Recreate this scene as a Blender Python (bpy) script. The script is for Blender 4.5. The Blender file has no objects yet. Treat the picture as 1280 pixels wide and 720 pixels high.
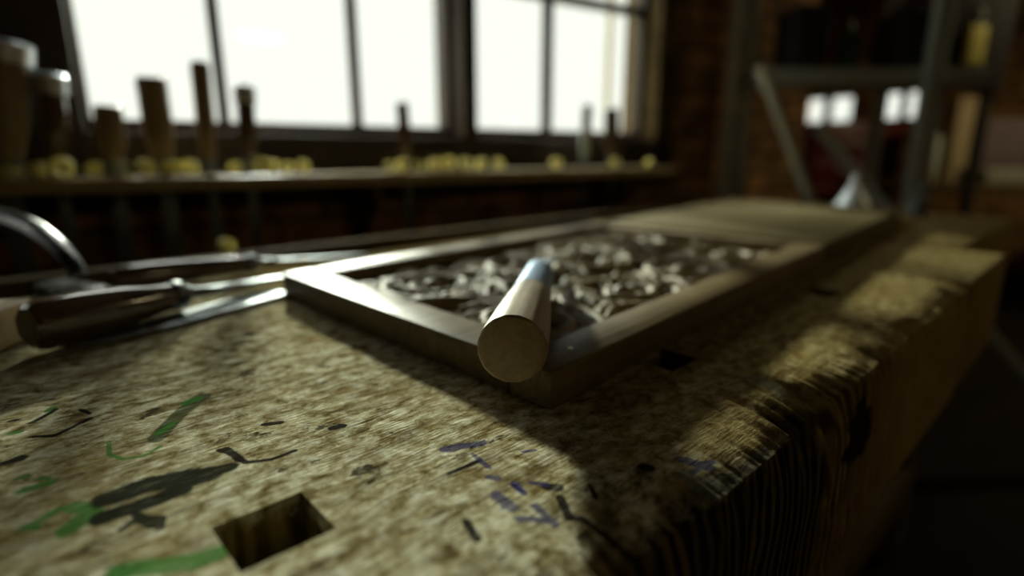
import bpy, bmesh, math, random
import numpy as np
from mathutils import Vector, Matrix, noise

random.seed(7)
rng = np.random.default_rng(11)
SC = bpy.context.scene
COL = SC.collection
TZ = 0.90            # bench top height
EYE = 0.155          # eye height over the bench top
F = 700.0            # focal length in pixels of a 1280 wide frame
PITCH = math.atan(169.0 / F)
CP, SP = math.cos(PITCH), math.sin(PITCH)


# ------------------------------------------------------------------ measuring helpers
def ray(px, py):
    v = py - 360.0
    return Vector((px - 640.0, F * CP - v * SP, -(v * CP + F * SP)))


def G(px, py, h=0.0):
    """point of the plane h above the bench top seen at a pixel"""
    r = ray(px, py)
    t = (EYE - h) / -r.z
    return Vector((r.x * t, r.y * t, TZ + h))


WN = Vector((-math.sin(math.radians(33)), math.cos(math.radians(33)), 0))   # window wall normal (outwards)
WD = Vector((math.cos(math.radians(33)), math.sin(math.radians(33)), 0))    # along the window wall


def Q(px, py, n):
    """point of the plane parallel to the window wall, n metres off, seen at a pixel"""
    r = ray(px, py)
    t = n / r.dot(WN)
    return Vector((r.x * t, r.y * t, TZ + EYE + r.z * t))


def frame(origin, ang=0.0):
    return Matrix.Translation(Vector(origin)) @ Matrix.Rotation(ang, 4, 'Z')


def axis_frame(p0, p1, roll=0.0):
    """frame at p0 whose local X runs to p1 and whose local Z is as upright as can be"""
    x = (Vector(p1) - Vector(p0)).normalized()
    up = Vector((0, 0, 1)) if abs(x.z) < 0.95 else Vector((0, 1, 0))
    y = up.cross(x).normalized()
    z = x.cross(y)
    m = Matrix((x, y, z)).transposed().to_4x4()
    return Matrix.Translation(Vector(p0)) @ m @ Matrix.Rotation(roll, 4, 'X')


BF = frame((0, 0, TZ), math.radians(43.2))       # bench frame: x along, y away from the front edge
BU = Vector((math.cos(math.radians(43.2)), math.sin(math.radians(43.2)), 0))
WF = frame((0, 0, 0), math.radians(33))          # window wall frame
BFi = BF.inverted()


# ------------------------------------------------------------------ object helpers
FR = {}


def tag(o, label=None, cat=None, group=None, kind=None):
    if label: o['label'] = label
    if cat: o['category'] = cat
    if group: o['group'] = group
    if kind: o['kind'] = kind
    return o


def empty(name, fr, label=None, cat=None, group=None, kind=None):
    o = bpy.data.objects.new(name, None)
    o.empty_display_size = 0.02
    COL.objects.link(o)
    o.matrix_basis = fr
    FR[o.name] = fr.copy()
    return tag(o, label, cat, group, kind)


def link_mesh(name, me, mat, parent=None, fr=None):
    o = bpy.data.objects.new(name, me)
    COL.objects.link(o)
    fr = fr if fr is not None else (FR[parent.name] if parent else Matrix.Identity(4))
    FR[o.name] = fr.copy()
    if mat and not me.materials:
        me.materials.append(mat)
    if parent:
        o.parent = parent
        o.matrix_basis = FR[parent.name].inverted() @ fr
    else:
        o.matrix_basis = fr
    return o


class MB:
    def __init__(self):
        self.b = bmesh.new()

    def box(self, x0, x1, y0, y1, z0, z1, bev=0.0, seg=2, rot=None):
        m = Matrix.Translation(((x0 + x1) / 2, (y0 + y1) / 2, (z0 + z1) / 2))
        if rot is not None:
            m = m @ rot
        m = m @ Matrix.Diagonal((abs(x1 - x0), abs(y1 - y0), abs(z1 - z0), 1))
        r = bmesh.ops.create_cube(self.b, size=1.0, matrix=m)
        if bev > 0:
            vs = set(r['verts'])
            es = [e for e in self.b.edges if e.verts[0] in vs and e.verts[1] in vs]
            bmesh.ops.bevel(self.b, geom=es, offset=bev, segments=seg, profile=0.5, affect='EDGES')
        return self

    def prism(self, pts, z0, z1, bev=0.0):
        lo = [self.b.verts.new((p[0], p[1], z0)) for p in pts]
        hi = [self.b.verts.new((p[0], p[1], z1)) for p in pts]
        n = len(pts)
        fs = [self.b.faces.new(lo[::-1]), self.b.faces.new(hi)]
        for i in range(n):
            fs.append(self.b.faces.new((lo[i], lo[(i + 1) % n], hi[(i + 1) % n], hi[i])))
        if bev > 0:
            es = list({e for f in fs for e in f.edges})
            bmesh.ops.bevel(self.b, geom=es, offset=bev, segments=2, profile=0.5, affect='EDGES')
        return self

    def lathe(self, prof, seg=32, poly=None, squash=1.0):
        """profile (x, r) turned about local X; closed at both ends"""
        rings = []
        for x, r in prof:
            ring = []
            for k in range(seg):
                a = 2 * math.pi * k / seg
                rr = r
                if poly:
                    n, mix = poly
                    st = 2 * math.pi / n
                    loc = (a + st / 2) % st - st / 2
                    rr = r * (1 - mix) + mix * r * math.cos(st / 2) / math.cos(loc) * 1.03
                ring.append(self.b.verts.new((x, rr * math.sin(a) * squash, rr * math.cos(a))))
            rings.append(ring)
        for i in range(len(rings) - 1):
            for k in range(seg):
                self.b.faces.new((rings[i][k], rings[i][(k + 1) % seg], rings[i + 1][(k + 1) % seg], rings[i + 1][k]))
        self.b.faces.new(rings[0][::-1])
        self.b.faces.new(rings[-1])
        return self

    def tube(self, pts, rad, seg=12, flat=1.0):
        pts = [Vector(p) for p in pts]
        n = len(pts)
        if not hasattr(rad, '__len__'):
            rad = [rad] * n
        rings = []
        up0 = None
        for i, p in enumerate(pts):
            d = (pts[min(i + 1, n - 1)] - pts[max(i - 1, 0)]).normalized()
            if up0 is None:
                up0 = Vector((0, 0, 1)) if abs(d.z) < 0.9 else Vector((0, 1, 0))
            s = d.cross(up0).normalized()
            u = s.cross(d).normalized()
            up0 = u
            rings.append([self.b.verts.new(p + rad[i] * (math.cos(2 * math.pi * k / seg) * s * flat + math.sin(2 * math.pi * k / seg) * u))
                          for k in range(seg)])
        for i in range(n - 1):
            for k in range(seg):
                self.b.faces.new((rings[i][k], rings[i][(k + 1) % seg], rings[i + 1][(k + 1) % seg], rings[i + 1][k]))
        self.b.faces.new(rings[0][::-1])
        self.b.faces.new(rings[-1])
        return self

    def mesh(self, name, smooth=True, angle=40):
        bmesh.ops.recalc_face_normals(self.b, faces=self.b.faces[:])
        me = bpy.data.meshes.new(name)
        if smooth:
            for f in self.b.faces:
                f.smooth = True
            lim = math.radians(angle)
            for e in self.b.edges:
                if len(e.link_faces) == 2 and e.calc_face_angle(0) > lim:
                    e.smooth = False
        self.b.to_mesh(me)
        self.b.free()
        return me

    def build(self, name, mat, parent=None, fr=None, smooth=True, angle=40):
        return link_mesh(name, self.mesh(name, smooth, angle), mat, parent, fr)


def copy_tree(src, fr):
    r = src.copy()
    COL.objects.link(r)
    r.matrix_basis = fr
    for ch in list(src.children):
        c = ch.copy()
        COL.objects.link(c)
        c.parent = r
        for g in list(ch.children):
            d = g.copy()
            COL.objects.link(d)
            d.parent = c
    return r


# ------------------------------------------------------------------ materials
class NT:
    def __init__(self, name):
        self.m = bpy.data.materials.new(name)
        self.m.use_nodes = True
        self.t = self.m.node_tree
        self.t.nodes.clear()
        self.out = self.t.nodes.new('ShaderNodeOutputMaterial')
        self.bs = self.t.nodes.new('ShaderNodeBsdfPrincipled')
        self.t.links.new(self.bs.outputs[0], self.out.inputs[0])
        self.tc = None

    def n(self, typ, **kw):
        nd = self.t.nodes.new(typ)
        for k, v in kw.items():
            setattr(nd, k, v)
        return nd

    def set(self, sock, val):
        if hasattr(val, 'is_linked') or isinstance(val, bpy.types.NodeSocket):
            self.t.links.new(val, sock)
        elif hasattr(val, '__len__') and len(val) == 3 and sock.type == 'RGBA':
            sock.default_value = (*val, 1)
        else:
            sock.default_value = val

    def obj(self):
        if not self.tc:
            self.tc = self.n('ShaderNodeTexCoord')
        return self.tc.outputs['Object']

    def mapping(self, vec, scale=(1, 1, 1), loc=(0, 0, 0), rot=(0, 0, 0)):
        m = self.n('ShaderNodeMapping')
        self.set(m.inputs[0], vec)
        m.inputs['Scale'].default_value = scale
        m.inputs['Location'].default_value = loc
        m.inputs['Rotation'].default_value = rot
        return m.outputs[0]

    def noise(self, vec, scale=5, detail=4, rough=0.55, dist=0.0):
        m = self.n('ShaderNodeTexNoise')
        self.set(m.inputs['Vector'], vec)
        m.inputs['Scale'].default_value = scale
        m.inputs['Detail'].default_value = detail
        m.inputs['Roughness'].default_value = rough
        m.inputs['Distortion'].default_value = dist
        return m.outputs[0]

    def noise_col(self, vec, scale=5, detail=4):
        m = self.n('ShaderNodeTexNoise')
        self.set(m.inputs['Vector'], vec)
        m.inputs['Scale'].default_value = scale
        m.inputs['Detail'].default_value = detail
        return m.outputs[1]

    def ramp(self, fac, stops, interp='LINEAR'):
        r = self.n('ShaderNodeValToRGB')
        self.set(r.inputs[0], fac)
        cr = r.color_ramp
        cr.interpolation = interp
        while len(cr.elements) < len(stops):
            cr.elements.new(0.5)
        for e, (p, c) in zip(cr.elements, stops):
            e.position = p
            e.color = (*c, 1) if len(c) == 3 else c
        return r.outputs[0]

    def mrange(self, v, a, b, c=0.0, d=1.0, smooth=False):
        m = self.n('ShaderNodeMapRange')
        if smooth:
            m.interpolation_type = 'SMOOTHSTEP'
        self.set(m.inputs[0], v)
        for i, x in enumerate((a, b, c, d)):
            self.set(m.inputs[i + 1], x)
        return m.outputs[0]

    def math(self, op, a, b=0.0, clamp=False):
        m = self.n('ShaderNodeMath', operation=op)
        m.use_clamp = clamp
        self.set(m.inputs[0], a)
        self.set(m.inputs[1], b)
        return m.outputs[0]

    def vmath(self, op, a, b=None, scale=None):
        m = self.n('ShaderNodeVectorMath', operation=op)
        self.set(m.inputs[0], a)
        if b is not None:
            self.set(m.inputs[1], b)
        if scale is not None:
            self.set(m.inputs['Scale'], scale)
        return m.outputs['Value'] if op in ('DOT_PRODUCT', 'LENGTH', 'DISTANCE') else m.outputs[0]

    def mix(self, fac, a, b, mode='MIX'):
        m = self.n('ShaderNodeMix', data_type='RGBA', blend_type=mode)
        self.set(m.inputs[0], fac)
        self.set(m.inputs[6], a)
        self.set(m.inputs[7], b)
        return m.outputs[2]

    def bump(self, h, strength=0.3, dist=0.01, prev=None):
        b = self.n('ShaderNodeBump')
        self.set(b.inputs['Height'], h)
        b.inputs['Strength'].default_value = strength
        b.inputs['Distance'].default_value = dist
        if prev is not None:
            self.t.links.new(prev, b.inputs['Normal'])
        return b.outputs[0]

    def fin(self, col=None, rough=0.5, metal=0.0, normal=None, spec=0.5, coat=0.0):
        if col is not None: self.set(self.bs.inputs['Base Color'], col)
        self.set(self.bs.inputs['Roughness'], rough)
        self.set(self.bs.inputs['Metallic'], metal)
        self.bs.inputs['Specular IOR Level'].default_value = spec
        self.bs.inputs['Coat Weight'].default_value = coat
        if normal is not None: self.t.links.new(normal, self.bs.inputs['Normal'])
        return self.m


def wood(name, dark, light, scale=1.0, rough=0.4, bump=0.15, spec=0.5, coat=0.0, axis='x', blotch=0.35):
    w = NT(name)
    st = {'x': (0.06, 1, 1), 'y': (1, 0.06, 1), 'z': (1, 1, 0.06)}[axis]
    v = w.mapping(w.obj(), scale=st)
    g = w.noise(v, 180 * scale, 5, 0.6, 0.4)
    g2 = w.noise(v, 45 * scale, 3, 0.5, 1.0)
    b = w.noise(w.obj(), 14 * scale, 3)
    f = w.math('ADD', w.math('MULTIPLY', g, 0.55), w.math('MULTIPLY', g2, 0.45))
    col = w.ramp(f, [(0.32, dark), (0.68, light)])
    col = w.mix(w.mrange(b, 0.35, 0.7, 0, blotch), col, [c * 0.45 for c in dark])
    r = w.mrange(g2, 0.3, 0.7, rough - 0.08, rough + 0.1)
    return w.fin(col, r, 0, w.bump(f, bump, 0.002), spec, coat)


def metal(name, col, rough=0.35, var=0.15, metal_=1.0, rust=0.0):
    w = NT(name)
    a = w.noise(w.obj(), 60, 4)
    c = w.ramp(a, [(0.3, [x * (1 - var) for x in col]), (0.7, [min(1, x * (1 + var)) for x in col])])
    if rust:
        rn = w.noise(w.obj(), 25, 6)
        c = w.mix(w.mrange(rn, 0.62 - rust * 0.2, 0.7, 0, 1), c, (0.06, 0.028, 0.012))
    return w.fin(c, w.mrange(a, 0.3, 0.7, max(0.05, rough - 0.08), rough + 0.12), metal_, w.bump(a, 0.05, 0.001))


def plain(name, col, rough=0.6, var=0.2, scale=30, bump=0.1, m=0.0):
    w = NT(name)
    a = w.noise(w.obj(), scale, 4)
    c = w.ramp(a, [(0.3, [x * (1 - var) for x in col]), (0.7, [min(1, x * (1 + var)) for x in col])])
    return w.fin(c, rough, m, w.bump(a, bump, 0.003))


def brick_mat(name):
    w = NT(name)
    sep = w.n('ShaderNodeSeparateXYZ')
    w.set(sep.inputs[0], w.obj())
    comb = w.n('ShaderNodeCombineXYZ')
    w.set(comb.inputs[0], w.math('ADD', sep.outputs[0], sep.outputs[1]))
    w.set(comb.inputs[1], sep.outputs[2])
    v = w.vmath('ADD', comb.outputs[0], w.vmath('SCALE', w.noise_col(w.obj(), 30, 2), scale=0.004))
    b = w.n('ShaderNodeTexBrick')
    w.set(b.inputs['Vector'], v)
    b.inputs['Scale'].default_value = 1.0
    b.inputs['Brick Width'].default_value = 0.215
    b.inputs['Row Height'].default_value = 0.075
    b.inputs['Mortar Size'].default_value = 0.007
    b.inputs['Mortar Smooth'].default_value = 0.3
    b.inputs['Bias'].default_value = 0.0
    b.inputs['Color1'].default_value = (0.64, 0.34, 0.13, 1)
    b.inputs['Color2'].default_value = (0.32, 0.18, 0.09, 1)
    b.inputs['Mortar'].default_value = (0.09, 0.075, 0.055, 1)
    n = w.noise(w.obj(), 9, 5)
    col = w.mix(w.mrange(n, 0.4, 0.65, 0, 0.75), b.outputs[0], (0.035, 0.025, 0.02))
    n2 = w.noise(w.obj(), 70, 4)
    h = w.math('ADD', w.math('MULTIPLY', b.outputs[1], -1.0), w.math('MULTIPLY', n2, 0.4))
    return w.fin(col, 0.85, 0, w.bump(h, 0.6, 0.008), 0.2)


# strokes: colour key -> list of (pixel polyline, radius in pixels)
STROKES = [
    ('green_dark', 0.8, [([(252, 495), (225, 515), (196, 545)], 9)]),
    ('green', 0.85, [([(245, 498), (232, 503)], 6), ([(215, 528), (198, 540)], 4),
                     ([(136, 550), (136, 566), (155, 573), (182, 568), (200, 556)], 2.5),
                     ([(30, 612), (60, 602)], 8), ([(4, 606), (30, 594), (60, 596)], 3),
                     ([(84, 660), (114, 640)], 12), ([(104, 634), (92, 632)], 10),
                     ([(26, 678), (40, 655), (75, 634)], 6),
                     ([(150, 712), (240, 700), (270, 690)], 14),
                     ([(0, 542), (25, 538)], 4), ([(60, 512), (66, 508)], 4)]),
    ('black', 0.97, [([(135, 622), (190, 604), (240, 594)], 17), ([(240, 592), (285, 583)], 10), ([(225, 604), (262, 594)], 12),
                     ([(130, 645), (175, 630), (225, 612)], 13), ([(190, 655), (170, 640)], 6),
                     ([(150, 660), (175, 645), (203, 645), (200, 658)], 4)]),
    ('line', 0.95, [([(274, 561), (290, 566), (308, 577), (340, 573), (368, 562)], 3.5),
                    ([(282, 560), (300, 573)], 4.5), ([(330, 530), (350, 527)], 4),
                    ([(30, 545), (68, 543), (112, 522)], 3.2), ([(0, 530), (18, 524)], 4),
                    ([(0, 580), (22, 572)], 9), ([(415, 535), (428, 532)], 5), ([(40, 527), (70, 510)], 3),
                    ([(100, 510), (112, 516)], 2.5),
                    ([(725, 640), (770, 662), (825, 688)], 5), ([(685, 606), (698, 607)], 7),
                    ([(700, 618), (712, 640)], 5), ([(738, 603), (745, 618)], 3),
                    ([(805, 580), (812, 581)], 7), ([(582, 650), (596, 672)], 5),
                    ([(850, 655), (870, 670)], 7), ([(860, 630), (880, 665)], 5),
                    ([(640, 602), (655, 612)], 3), ([(560, 590), (600, 573)], 3)]),
    ('blue', 0.75, [([(556, 560), (580, 556), (602, 552)], 6), ([(590, 565), (612, 582)], 3),
                    ([(620, 616), (640, 632)], 8), ([(648, 646), (690, 644)], 6), ([(668, 628), (694, 648)], 5),
                    ([(644, 601), (654, 612)], 5), ([(662, 600), (684, 603)], 3.5), ([(610, 593), (622, 595)], 4),
                    ([(852, 570), (885, 577)], 7), ([(865, 585), (892, 570)], 4), ([(655, 562), (668, 560)], 3)]),
    ('slate', 0.6, [([(880, 600), (935, 585), (985, 545)], 16), ([(1000, 520), (1060, 500)], 14),
                    ([(1040, 490), (985, 480), (950, 470)], 12), ([(1175, 300), (1240, 300)], 26), ([(860, 590), (905, 615)], 9)]),
]
STROKE_COL = {'green_dark': (0.03, 0.048, 0.018), 'green': (0.05, 0.17, 0.035), 'black': (0.02, 0.021, 0.015),
              'line': (0.014, 0.012, 0.012), 'blue': (0.035, 0.035, 0.115), 'slate': (0.10, 0.115, 0.11)}


def paint(me):
    """store, per vertex, how deep it lies in each kind of stroke"""
    n = len(me.vertices)
    co = np.zeros(n * 3); me.vertices.foreach_get('co', co); co = co.reshape(-1, 3)[:, :2]
    for ai, keys in enumerate((('green_dark', 'green', 'black'), ('line', 'blue', 'slate'))):
        out = np.zeros((n, 4), dtype=np.float32); out[:, 3] = 1
        for k, key in enumerate(keys):
            for pts, rpx in [x[2] for x in STROKES if x[0] == key][0]:
                for a, b in zip(pts[:-1], pts[1:]):
                    A, B = G(*a), G(*b)
                    zc = ((A + B) / 2).y * CP + EYE * SP
                    r = rpx * zc / F
                    A, B = BFi @ A, BFi @ B
                    A = np.array((A.x, A.y)); B = np.array((B.x, B.y)); d = B - A
                    h = np.clip(((co - A) @ d) / max(d @ d, 1e-9), 0, 1)
                    ds = np.linalg.norm(co - A - h[:, None] * d, axis=1)
                    out[:, k] = np.maximum(out[:, k], np.clip(1 - ds / (2 * r * 1.15), 0, 1))
        at = me.attributes.new('marks_%d' % ai, 'FLOAT_COLOR', 'POINT')
        at.data.foreach_set('color', out.ravel())


def bench_mat(name, face=True):
    w = NT(name)
    P = w.obj()
    v = w.mapping(P, scale=(0.1, 1, 0.4))
    fine = w.noise(v, 620, 4, 0.6, 0.2)              # fine saw and grain lines along the bench
    grain = w.noise(v, 150, 5, 0.6, 1.2)
    mid = w.noise(w.mapping(P, scale=(0.7, 1, 0.6)), 105, 8, 0.75, 0.3)
    blot = w.noise(w.mapping(P, scale=(0.85, 1, 0.6)), 24, 7, 0.68, 0.5)
    big = w.noise(P, 4.5, 4, 0.5, 0.5)
    col = w.ramp(mid, [(0.37, (0.11, 0.08, 0.033)), (0.46, (0.30, 0.255, 0.135)), (0.55, (0.50, 0.47, 0.32)), (0.68, (0.76, 0.75, 0.61))])
    col = w.mix(w.mrange(blot, 0.50, 0.66, 0, 0.6), col, (0.16, 0.105, 0.036))
    col = w.mix(w.mrange(grain, 0.53, 0.66, 0, 0.6), col, (0.07, 0.045, 0.02))
    col = w.mix(w.mrange(big, 0.5, 0.66, 0, 0.5), col, (0.20, 0.16, 0.06))
    dk = w.noise(w.mapping(P, scale=(0.7, 1, 1), loc=(3.1, 1.7, 0)), 42, 5, 0.65)
    col = w.mix(w.mrange(dk, 0.60, 0.66, 0, 0.85), col, (0.022, 0.018, 0.012))
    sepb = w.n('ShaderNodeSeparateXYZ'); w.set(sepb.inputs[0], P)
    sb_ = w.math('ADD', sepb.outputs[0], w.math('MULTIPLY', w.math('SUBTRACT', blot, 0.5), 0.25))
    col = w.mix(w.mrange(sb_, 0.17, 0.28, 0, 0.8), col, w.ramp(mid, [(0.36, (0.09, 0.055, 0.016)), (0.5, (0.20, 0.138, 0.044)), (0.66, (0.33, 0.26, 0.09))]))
    rgh = w.mrange(mid, 0.35, 0.7, 0.7, 0.85)
    # paint strokes, ink and dents of their own shape (strokes are stored on the mesh, see paint())
    jn = w.math('MULTIPLY', w.math('SUBTRACT', w.math('ADD', w.math('MULTIPLY', w.noise(w.mapping(P, scale=(0.5, 1, 1)), 90, 6, 0.75), 0.6), w.math('MULTIPLY', w.noise(w.mapping(P, scale=(0.3, 1, 1)), 420, 4, 0.7), 0.4)), 0.5), 2.2)
    wearm = w.mrange(w.noise(w.mapping(P, scale=(0.3, 1, 1)), 260, 4, 0.7), 0.34, 0.46, 0.8, 1.0)
    for ai, keys in enumerate((('green_dark', 'green', 'black'), ('line', 'blue', 'slate'))):
        at = w.n('ShaderNodeAttribute'); at.attribute_name = 'marks_%d' % ai
        sp = w.n('ShaderNodeSeparateColor'); w.set(sp.inputs[0], at.outputs['Color'])
        for k, key in enumerate(keys):
            amt = [x[1] for x in STROKES if x[0] == key][0]
            fac = w.mrange(w.math('ADD', sp.outputs[k], w.math('MULTIPLY', jn, {'blue': 0.7, 'slate': 0.6, 'black': 0.42, 'line': 0.4}.get(key, 0.32))), 0.42, 0.56, 0, amt)
            col = w.mix(w.math('MULTIPLY', fac, wearm), col, STROKE_COL[key])
    # front face: growth rings that swirl, a black oil stain, a yellower bare part
    sep = w.n('ShaderNodeSeparateXYZ'); w.set(sep.inputs[0], P)
    s, q, z = sep.outputs
    swv = w.vmath('ADD', w.mapping(P, scale=(1, 0.5, 0.22)), w.vmath('SCALE', w.noise_col(P, 7, 3), scale=0.035))
    wave = w.n('ShaderNodeTexWave'); wave.wave_type = 'RINGS'; wave.rings_direction = 'Z'
    w.set(wave.inputs['Vector'], w.vmath('SUBTRACT', swv, (0.40, 0.05, 0.0)))
    wave.inputs['Scale'].default_value = 32; wave.inputs['Distortion'].default_value = 6.0
    wave.inputs['Detail'].default_value = 3; wave.inputs['Detail Scale'].default_value = 1.5
    rings = wave.outputs[1]
    fcol = w.mix(w.mrange(w.noise(P, 30, 5), 0.4, 0.6, 0.15, 0.7), w.ramp(rings, [(0.15, (0.04, 0.026, 0.01)), (0.45, (0.16, 0.11, 0.038)), (0.9, (0.34, 0.25, 0.095))]), (0.12, 0.083, 0.03))
    fcol = w.mix(w.mrange(blot, 0.42, 0.62, 0, 0.6), fcol, (0.10, 0.07, 0.025))
    # stain: band of s .30-.47 with noisy limits
    sn = w.math('ADD', s, w.math('MULTIPLY', w.math('SUBTRACT', w.noise(P, 18, 4), 0.5), 0.16))
    st = w.math('MULTIPLY', w.mrange(sn, 0.16, 0.20, 0, 1), w.mrange(sn, 0.395, 0.37, 0, 1))
    fcol = w.mix(w.math('MULTIPLY', st, w.mrange(rings, 0.3, 0.85, 0.95, 0.6)), fcol, (0.012, 0.011, 0.009))
    yel = w.mrange(sn, 0.46, 0.60, 0, 0.85)
    fcol = w.mix(yel, fcol, w.ramp(mid, [(0.35, (0.21, 0.155, 0.055)), (0.7, (0.38, 0.30, 0.12))]))
    # leaf shaped dark notch in the stain row
    s2 = w.math('DIVIDE', w.math('SUBTRACT', sn, 0.452), 0.028)
    z2 = w.math('DIVIDE', w.math('ADD', z, 0.045), 0.030)
    el = w.math('ADD', w.math('MULTIPLY', s2, s2), w.math('MULTIPLY', z2, z2))
    fcol = w.mix(w.mrange(el, 1.1, 0.7, 0, 0.95), fcol, (0.012, 0.011, 0.010))
    zn = w.math('ADD', z, w.math('MULTIPLY', w.math('SUBTRACT', mid, 0.5), 0.02))
    isface = w.mrange(zn, -0.004, -0.011, 0, 1)
    col = w.mix(isface, col, fcol)
    h = w.math('ADD', w.math('MULTIPLY', fine, 1.5), w.math('ADD', w.math('MULTIPLY', mid, 1.1), w.math('MULTIPLY', grain, -0.5)))
    nrm = w.bump(h, 0.8, 0.0014)
    nrm = w.bump(w.math('MULTIPLY', rings, isface), 0.45, 0.003, nrm)
    nrm = w.bump(w.mrange(dk, 0.62, 0.67, 1, 0), 0.7, 0.0015, nrm)
    return w.fin(col, rgh, 0, nrm, 0.0)


M = {}
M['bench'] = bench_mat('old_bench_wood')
M['bench_plain'] = wood('bench_brown_wood', (0.04, 0.026, 0.01), (0.14, 0.10, 0.04), 0.5, 0.7, 0.4, 0.08)
M['rail'] = wood('varnished_oak_rail', (0.10, 0.07, 0.027), (0.25, 0.185, 0.085), 1.2, 0.45, 0.3, 0.2)
M['relief'] = wood('carved_oak', (0.14, 0.10, 0.045), (0.30, 0.235, 0.12), 0.8, 0.6, 0.2, 0.2)
M['board'] = wood('plain_board_wood', (0.12, 0.093, 0.035), (0.20, 0.16, 0.07), 0.5, 0.75, 0.15, 0.08)
M['handle'] = wood('turned_ash_handle', (0.22, 0.155, 0.075), (0.42, 0.33, 0.19), 1.5, 0.42, 0.12, 0.5)
M['handle_dark'] = wood('dark_varnished_handle', (0.05, 0.026, 0.012), (0.13, 0.078, 0.034), 1.2, 0.22, 0.05, 0.5, 1.0)
M['handle_brown'] = wood('brown_beech_handle', (0.19, 0.13, 0.06), (0.36, 0.27, 0.14), 1.2, 0.35, 0.1)
M['pale_wood'] = wood('pale_pine', (0.36, 0.27, 0.13), (0.60, 0.49, 0.29), 0.7, 0.5, 0.12)
M['steel'] = metal('tool_steel', (0.19, 0.215, 0.225), 0.55, 0.2, 1.0, 0.15)
M['bright_steel'] = metal('bright_steel_hoop', (0.62, 0.68, 0.72), 0.35, 0.1)
M['blue_steel'] = metal('blued_steel_ferrule', (0.20, 0.30, 0.42), 0.45, 0.15)
M['iron'] = metal('dark_forged_iron', (0.12, 0.12, 0.12), 0.3, 0.3)
M['grey_metal'] = metal('grey_painted_metal', (0.48, 0.53, 0.49), 0.5, 0.15, 0.0)
M['brass'] = metal('brass_nail', (0.95, 0.85, 0.6), 0.5)
M['frame'] = plain('dark_window_frame', (0.03, 0.018, 0.009), 0.75)
M['bar'] = plain('thin_window_bar', (0.04, 0.038, 0.03), 0.5)
M['shelf'] = wood('sill_shelf_wood', (0.22, 0.16, 0.065), (0.42, 0.33, 0.15), 0.4, 0.3, 0.1)
M['shaving'] = plain('fresh_wood_shaving', (0.92, 0.86, 0.42), 0.6, 0.08)
_t = M['shaving'].node_tree
_b = [n for n in _t.nodes if n.type == 'BSDF_PRINCIPLED'][0]; _o = [n for n in _t.nodes if n.type == 'OUTPUT_MATERIAL'][0]
_tr = _t.nodes.new('ShaderNodeBsdfTranslucent'); _tr.inputs[0].default_value = (0.97, 0.93, 0.5, 1)
_mx = _t.nodes.new('ShaderNodeMixShader'); _mx.inputs[0].default_value = 0.6
_t.links.new(_b.outputs[0], _mx.inputs[1]); _t.links.new(_tr.outputs[0], _mx.inputs[2]); _t.links.new(_mx.outputs[0], _o.inputs[0])
M['brick'] = brick_mat('old_brick')
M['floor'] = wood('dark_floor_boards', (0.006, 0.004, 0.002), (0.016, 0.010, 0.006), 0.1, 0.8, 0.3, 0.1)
M['ceiling'] = plain('dark_ceiling', (0.05, 0.04, 0.028), 0.9)
M['red'] = plain('dark_red_paint', (0.10, 0.006, 0.004), 0.4)
M['green_can'] = plain('green_paint', (0.05, 0.12, 0.06), 0.4)
M['yellow'] = plain('yellow_paint', (0.72, 0.68, 0.16), 0.5, 0.1)
M['plaster'] = metal('bright_tinned_metal', (0.88, 0.95, 0.98), 0.6, 0.05)
M['dark'] = plain('dark_grime', (0.018, 0.017, 0.015), 0.7)
M['board_grey'] = plain('grey_dusty_board', (0.30, 0.31, 0.24), 0.7)
M['plank'] = wood('grey_plank', (0.28, 0.27, 0.17), (0.46, 0.44, 0.30), 0.4, 0.6, 0.2)
M['beige'] = plain('beige_card', (0.42, 0.34, 0.20), 0.8)
M['purple'] = plain('dusty_mauve', (0.16, 0.12, 0.13), 0.8)


def glass_mat():
    w = NT('window_glass')
    w.t.nodes.remove(w.bs)
    a = w.n('ShaderNodeBsdfTransparent'); a.inputs[0].default_value = (0.97, 0.98, 0.95, 1)
    b = w.n('ShaderNodeBsdfGlossy'); b.inputs['Roughness'].default_value = 0.05
    mx = w.n('ShaderNodeMixShader'); mx.inputs[0].default_value = 0.05
    w.t.links.new(a.outputs[0], mx.inputs[1]); w.t.links.new(b.outputs[0], mx.inputs[2])
    w.t.links.new(mx.outputs[0], w.out.inputs[0])
    return w.m


M['glass'] = glass_mat()

# ------------------------------------------------------------------ camera
cam_d = bpy.data.cameras.new('camera')
cam = bpy.data.objects.new('camera', cam_d)
COL.objects.link(cam)
cam.location = (0, 0, TZ + EYE)
cam.rotation_euler = (math.pi / 2 - PITCH, 0, 0)
cam_d.sensor_width = 36
cam_d.lens = F / 1280 * 36
cam_d.clip_start = 0.01
cam_d.dof.use_dof = True
cam_d.dof.focus_distance = 0.325
cam_d.dof.aperture_fstop = cam_d.lens / 1000 / 0.0100
SC.camera = cam

# ------------------------------------------------------------------ room shell (window wall frame: x along, y outwards)
WY = 1.45            # inner face of the window wall
ZC = TZ + EYE        # eye height


def ws(px, n=WY):    # position along the wall of a vertical line at a pixel column (taken at the sill)
    p = Q(px, 165, n)
    return p.dot(WD)


SILL = ZC + 0.042
TOP = ZC + 0.82
TRANS = ZC + 0.468
X_END = 6.2
X_NEAR = -2.2
Y_BACK = -3.4
s1a, s1b = ws(102), ws(565, WY + 0.06)
s2a, s2b = ws(598, WY - 0.02), ws(800, WY + 0.06)
TH = 0.16


def wall_block(name, boxes, mat='brick', fr=WF):
    mb = MB()
    for b in boxes:
        mb.box(*b)
    o = mb.build(name, M[mat], None, fr)
    o['kind'] = 'structure'
    return o


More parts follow.
